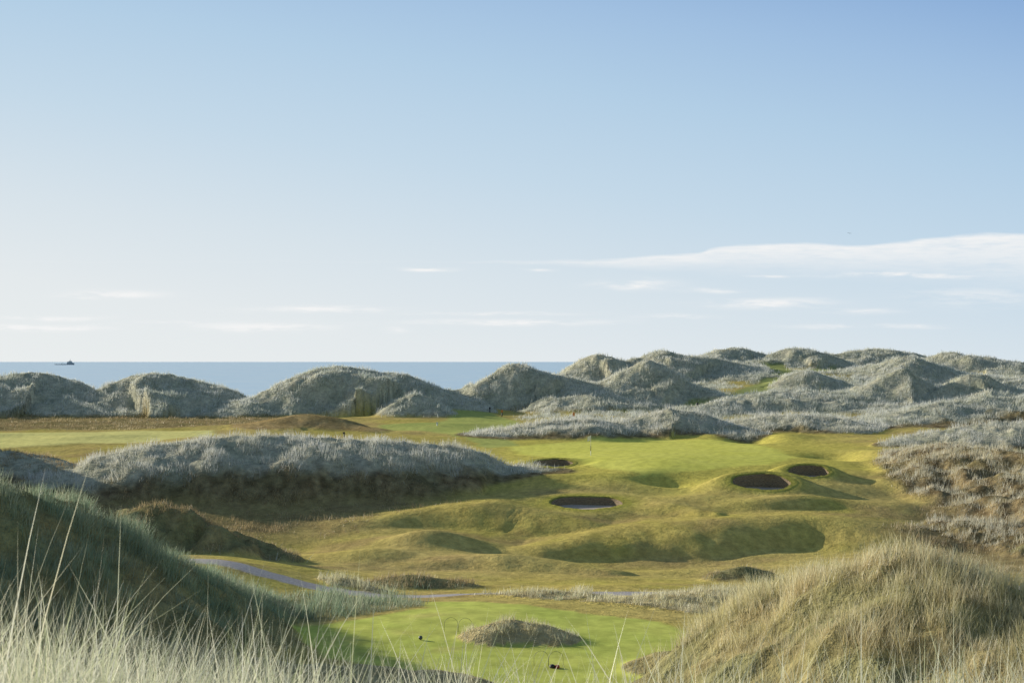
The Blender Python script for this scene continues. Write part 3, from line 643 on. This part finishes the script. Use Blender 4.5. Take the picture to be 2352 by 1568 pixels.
bm = bmesh.new(); bm.from_mesh(me); lay = bm.verts.layers.skin.verify()
bm.verts.ensure_lookup_table()
for i, vtx in enumerate(bm.verts): vtx[lay].radius = (rad[i], rad[i]*.6); vtx[lay].use_root = (i == 0)
bm.to_mesh(me); bm.free()
me.materials.append(simple('bird_plumage', (.06, .06, .065), .7))
bird.location = at(1951, 536, 330); bird.rotation_euler = (R(12), 0, R(60))
tag(bird, 'small dark bird gliding in the sky above the long cloud', 'bird')

# ------------------------------------------------------------------ sun, sky and clouds
sd = np.array((-math.sin(R(SUN_AZ))*math.cos(R(SUN_EL)), math.cos(R(SUN_AZ))*math.cos(R(SUN_EL)), math.sin(R(SUN_EL))))
lt = bpy.data.lights.new('sun', 'SUN'); lt.energy = 5; lt.angle = R(.5); lt.color = (1, .94, .81)
lo = bpy.data.objects.new('sun', lt); COL.objects.link(lo); lo.rotation_euler = Vector(-sd).to_track_quat('-Z', 'Y').to_euler(); lo.location = (-60, 60, 60)
w = bpy.data.worlds.new('World'); SC.world = w; w.use_nodes = True; nt = w.node_tree; N = nt.nodes; L = nt.links; N.clear()
out = N.new('ShaderNodeOutputWorld'); bg = N.new('ShaderNodeBackground'); bg2 = N.new('ShaderNodeBackground')
BGS = .115; bg.inputs['Strength'].default_value = BGS; bg2.inputs['Strength'].default_value = BGS
sky = N.new('ShaderNodeTexSky'); sky.sky_type = 'NISHITA'; sky.sun_disc = False; sky.sun_elevation = R(SUN_EL); sky.sun_rotation = R(-SUN_AZ)
sky.air_density = 1.0; sky.dust_density = .6; sky.ozone_density = 1.5; sky.altitude = 0
tc = N.new('ShaderNodeTexCoord'); sp = N.new('ShaderNodeSeparateXYZ'); L.new(tc.outputs['Generated'], sp.inputs[0])
def V_(s, n_): 
    if isinstance(s, (int, float)): n_.default_value = s
    else: L.new(s, n_)
def M(op, a, b=None, c_=None):
    k = N.new('ShaderNodeMath'); k.operation = op; V_(a, k.inputs[0])
    if b is not None: V_(b, k.inputs[1])
    if c_ is not None: V_(c_, k.inputs[2])
    return k.outputs[0]
def MR(x_, a, b, c0=0., d0=1., smooth=True):
    k = N.new('ShaderNodeMapRange'); k.interpolation_type = 'SMOOTHSTEP' if smooth else 'LINEAR'
    V_(x_, k.inputs[0]); V_(a, k.inputs[1]); V_(b, k.inputs[2]); V_(c0, k.inputs[3]); V_(d0, k.inputs[4]); return k.outputs[0]
yy = M('MAXIMUM', sp.outputs['Y'], .08)
aa = M('DIVIDE', sp.outputs['X'], yy); ee = M('DIVIDE', sp.outputs['Z'], yy)
# low sky: pale haze over the sea, deeper blue upward and away from the sun
s_ = M('ADD', ee, M('MULTIPLY', aa, .17))
cr = N.new('ShaderNodeValToRGB'); L.new(MR(s_, -.08, .40, 0., 1., False), cr.inputs[0])
stops = [(-.06, (.82, .85, .85)), (0., (.775, .82, .84)), (.06, (.68, .765, .825)), (.13, (.55, .69, .81)), (.20, (.445, .615, .785)), (.26, (.355, .525, .75)), (.32, (.255, .42, .69))]
els = cr.color_ramp.elements
els[0].position = (stops[0][0]+.08)/.48; els[0].color = (*stops[0][1], 1); els[1].position = (stops[-1][0]+.08)/.48; els[1].color = (*stops[-1][1], 1)
for s, k in stops[1:-1]:
    e_ = els.new((s+.08)/.48); e_.color = (*k, 1)
gs = N.new('ShaderNodeVectorMath'); gs.operation = 'SCALE'; L.new(cr.outputs[0], gs.inputs[0]); gs.inputs['Scale'].default_value = 1/BGS
low = M('MULTIPLY', MR(sp.outputs['Z'], .5, .22), MR(sp.outputs['Y'], .25, .75))
mxh = N.new('ShaderNodeMix'); mxh.data_type = 'RGBA'; L.new(low, mxh.inputs['Factor']); L.new(sky.outputs[0], mxh.inputs[6]); L.new(gs.outputs[0], mxh.inputs[7])
L.new(mxh.outputs[2], bg.inputs['Color'])
# clouds
def noise(sx_, sy_, det, off=0.):
    cb_ = N.new('ShaderNodeCombineXYZ'); L.new(M('MULTIPLY', aa, sx_), cb_.inputs[0]); L.new(M('MULTIPLY', ee, sy_), cb_.inputs[1]); cb_.inputs[2].default_value = off
    k = N.new('ShaderNodeTexNoise'); k.inputs['Scale'].default_value = 1; k.inputs['Detail'].default_value = det; k.inputs['Roughness'].default_value = .6; L.new(cb_.outputs[0], k.inputs['Vector']); return k.outputs['Fac']
nA = noise(22, 130, 5); nB = noise(60, 420, 4, 4.); nW = noise(14, 30, 2, 9.)
ew = M('ADD', ee, M('MULTIPLY', M('SUBTRACT', nW, .5), .006))
acc = None
STREAKS = [(985,619,52,4,1.1),(255,679,95,8,1.2),(740,711,130,6,1.1),(1180,740,190,6,1.),(600,748,140,9,1.),(90,752,140,7,1.3),(110,730,100,5,1.1),(1455,655,75,11,1.),
           (1235,618,30,3,.6),(1770,635,50,3,.6),(2080,633,170,7,.9),(1760,697,120,10,.9),(1640,668,60,5,.6),(905,760,25,7,.7),(2090,748,70,5,.6),(1980,715,70,6,.6),
           (1550,728,70,5,.6),(1900,747,90,5,.55),(1130,720,150,4,.75),(380,742,70,3,.6),(2250,680,140,22,.45)]
for px, py, hw, hh, st in STREAKS:
    a0, e0, wa, we = (px-CX)/F, (HY-py)/F, hw/F, hh/F
    ta = M('DIVIDE', M('SUBTRACT', aa, a0), wa); te = M('DIVIDE', M('SUBTRACT', ew, e0), we)
    g_ = M('MULTIPLY', M('EXPONENT', M('MULTIPLY', M('ADD', M('MULTIPLY', ta, ta), M('MULTIPLY', te, te)), -1.)), st)
    acc = g_ if acc is None else M('ADD', acc, g_)
wis = M('MULTIPLY', acc, MR(M('ADD', M('MULTIPLY', nA, .65), M('MULTIPLY', nB, .35)), .38, .6, .1, 1.3))
def curve(pts):
    k = N.new('ShaderNodeFloatCurve'); L.new(MR(aa, (1050-CX)/F, (2700-CX)/F, 0., 1., False), k.inputs['Value'])
    cm = k.mapping.curves[0]
    P_ = [((px-1050)/1650, 1-(py-500)/200) for px, py in pts]
    cm.points[0].location = P_[0]; cm.points[1].location = P_[-1]
    for p in P_[1:-1]: cm.points.new(*p)
    k.mapping.update()
    return M('MULTIPLY', M('ADD', M('MULTIPLY', M('SUBTRACT', k.outputs[0], 1.), 200.), 330.), 1/F)
top = curve([(1050,601),(1120,597),(1280,597),(1400,595),(1500,586),(1600,580),(1640,568),(1720,560),(1850,557),(1960,562),(2050,556),(2150,545),(2250,537),(2352,536),(2700,530)])
bot = curve([(1050,603),(1120,604),(1280,607),(1400,610),(1500,612),(1620,612),(1750,613),(1900,616),(2050,620),(2200,626),(2352,640),(2700,660)])
e2 = M('ADD', ee, M('MULTIPLY', M('SUBTRACT', nA, .5), .005))
up_ = MR(M('SUBTRACT', top, e2), -.0008, .0024)
dn_ = MR(M('DIVIDE', M('SUBTRACT', e2, bot), M('MAXIMUM', M('SUBTRACT', top, bot), .0008)), -.7, 1.15)
bank_ = M('MULTIPLY', M('MULTIPLY', M('MULTIPLY', up_, dn_), MR(aa, (1060-CX)/F, (1500-CX)/F, .35, 1.)), MR(M('ADD', M('MULTIPLY', nA, .5), M('MULTIPLY', nB, .5)), .3, .6, .6, 1.))
cloud = M('MINIMUM', M('MAXIMUM', M('MULTIPLY', wis, .9), bank_), .95)
mxc = N.new('ShaderNodeMix'); mxc.data_type = 'RGBA'; L.new(cloud, mxc.inputs['Factor']); L.new(mxh.outputs[2], mxc.inputs[6]); mxc.inputs[7].default_value = (.90/BGS, .905/BGS, .905/BGS, 1)
L.new(mxc.outputs[2], bg2.inputs['Color'])
# the cloudy part of the sky is the low seaward quarter; elsewhere it is clear
reg = M('MULTIPLY', M('MULTIPLY', M('GREATER_THAN', sp.outputs['Y'], .85), M('LESS_THAN', sp.outputs['Z'], .14)), M('GREATER_THAN', sp.outputs['Z'], -.02))
ms = N.new('ShaderNodeMixShader'); L.new(reg, ms.inputs[0]); L.new(bg.outputs[0], ms.inputs[1]); L.new(bg2.outputs[0], ms.inputs[2]); L.new(ms.outputs[0], out.inputs[0])

# ------------------------------------------------------------------ camera
cd = bpy.data.cameras.new('camera'); cam = bpy.data.objects.new('camera', cd); COL.objects.link(cam)
cam.location = (0, 0, CAMZ); cam.rotation_euler = (R(90), 0, 0)
cd.lens = 50; cd.sensor_width = 36; cd.shift_y = 46/2352; cd.clip_start = .1; cd.clip_end = 200000
cd.dof.use_dof = True; cd.dof.focus_distance = 80; cd.dof.aperture_fstop = 11
SC.camera = cam
SC.view_settings.view_transform = 'Standard'; SC.view_settings.look = 'None'; SC.view_settings.exposure = 0
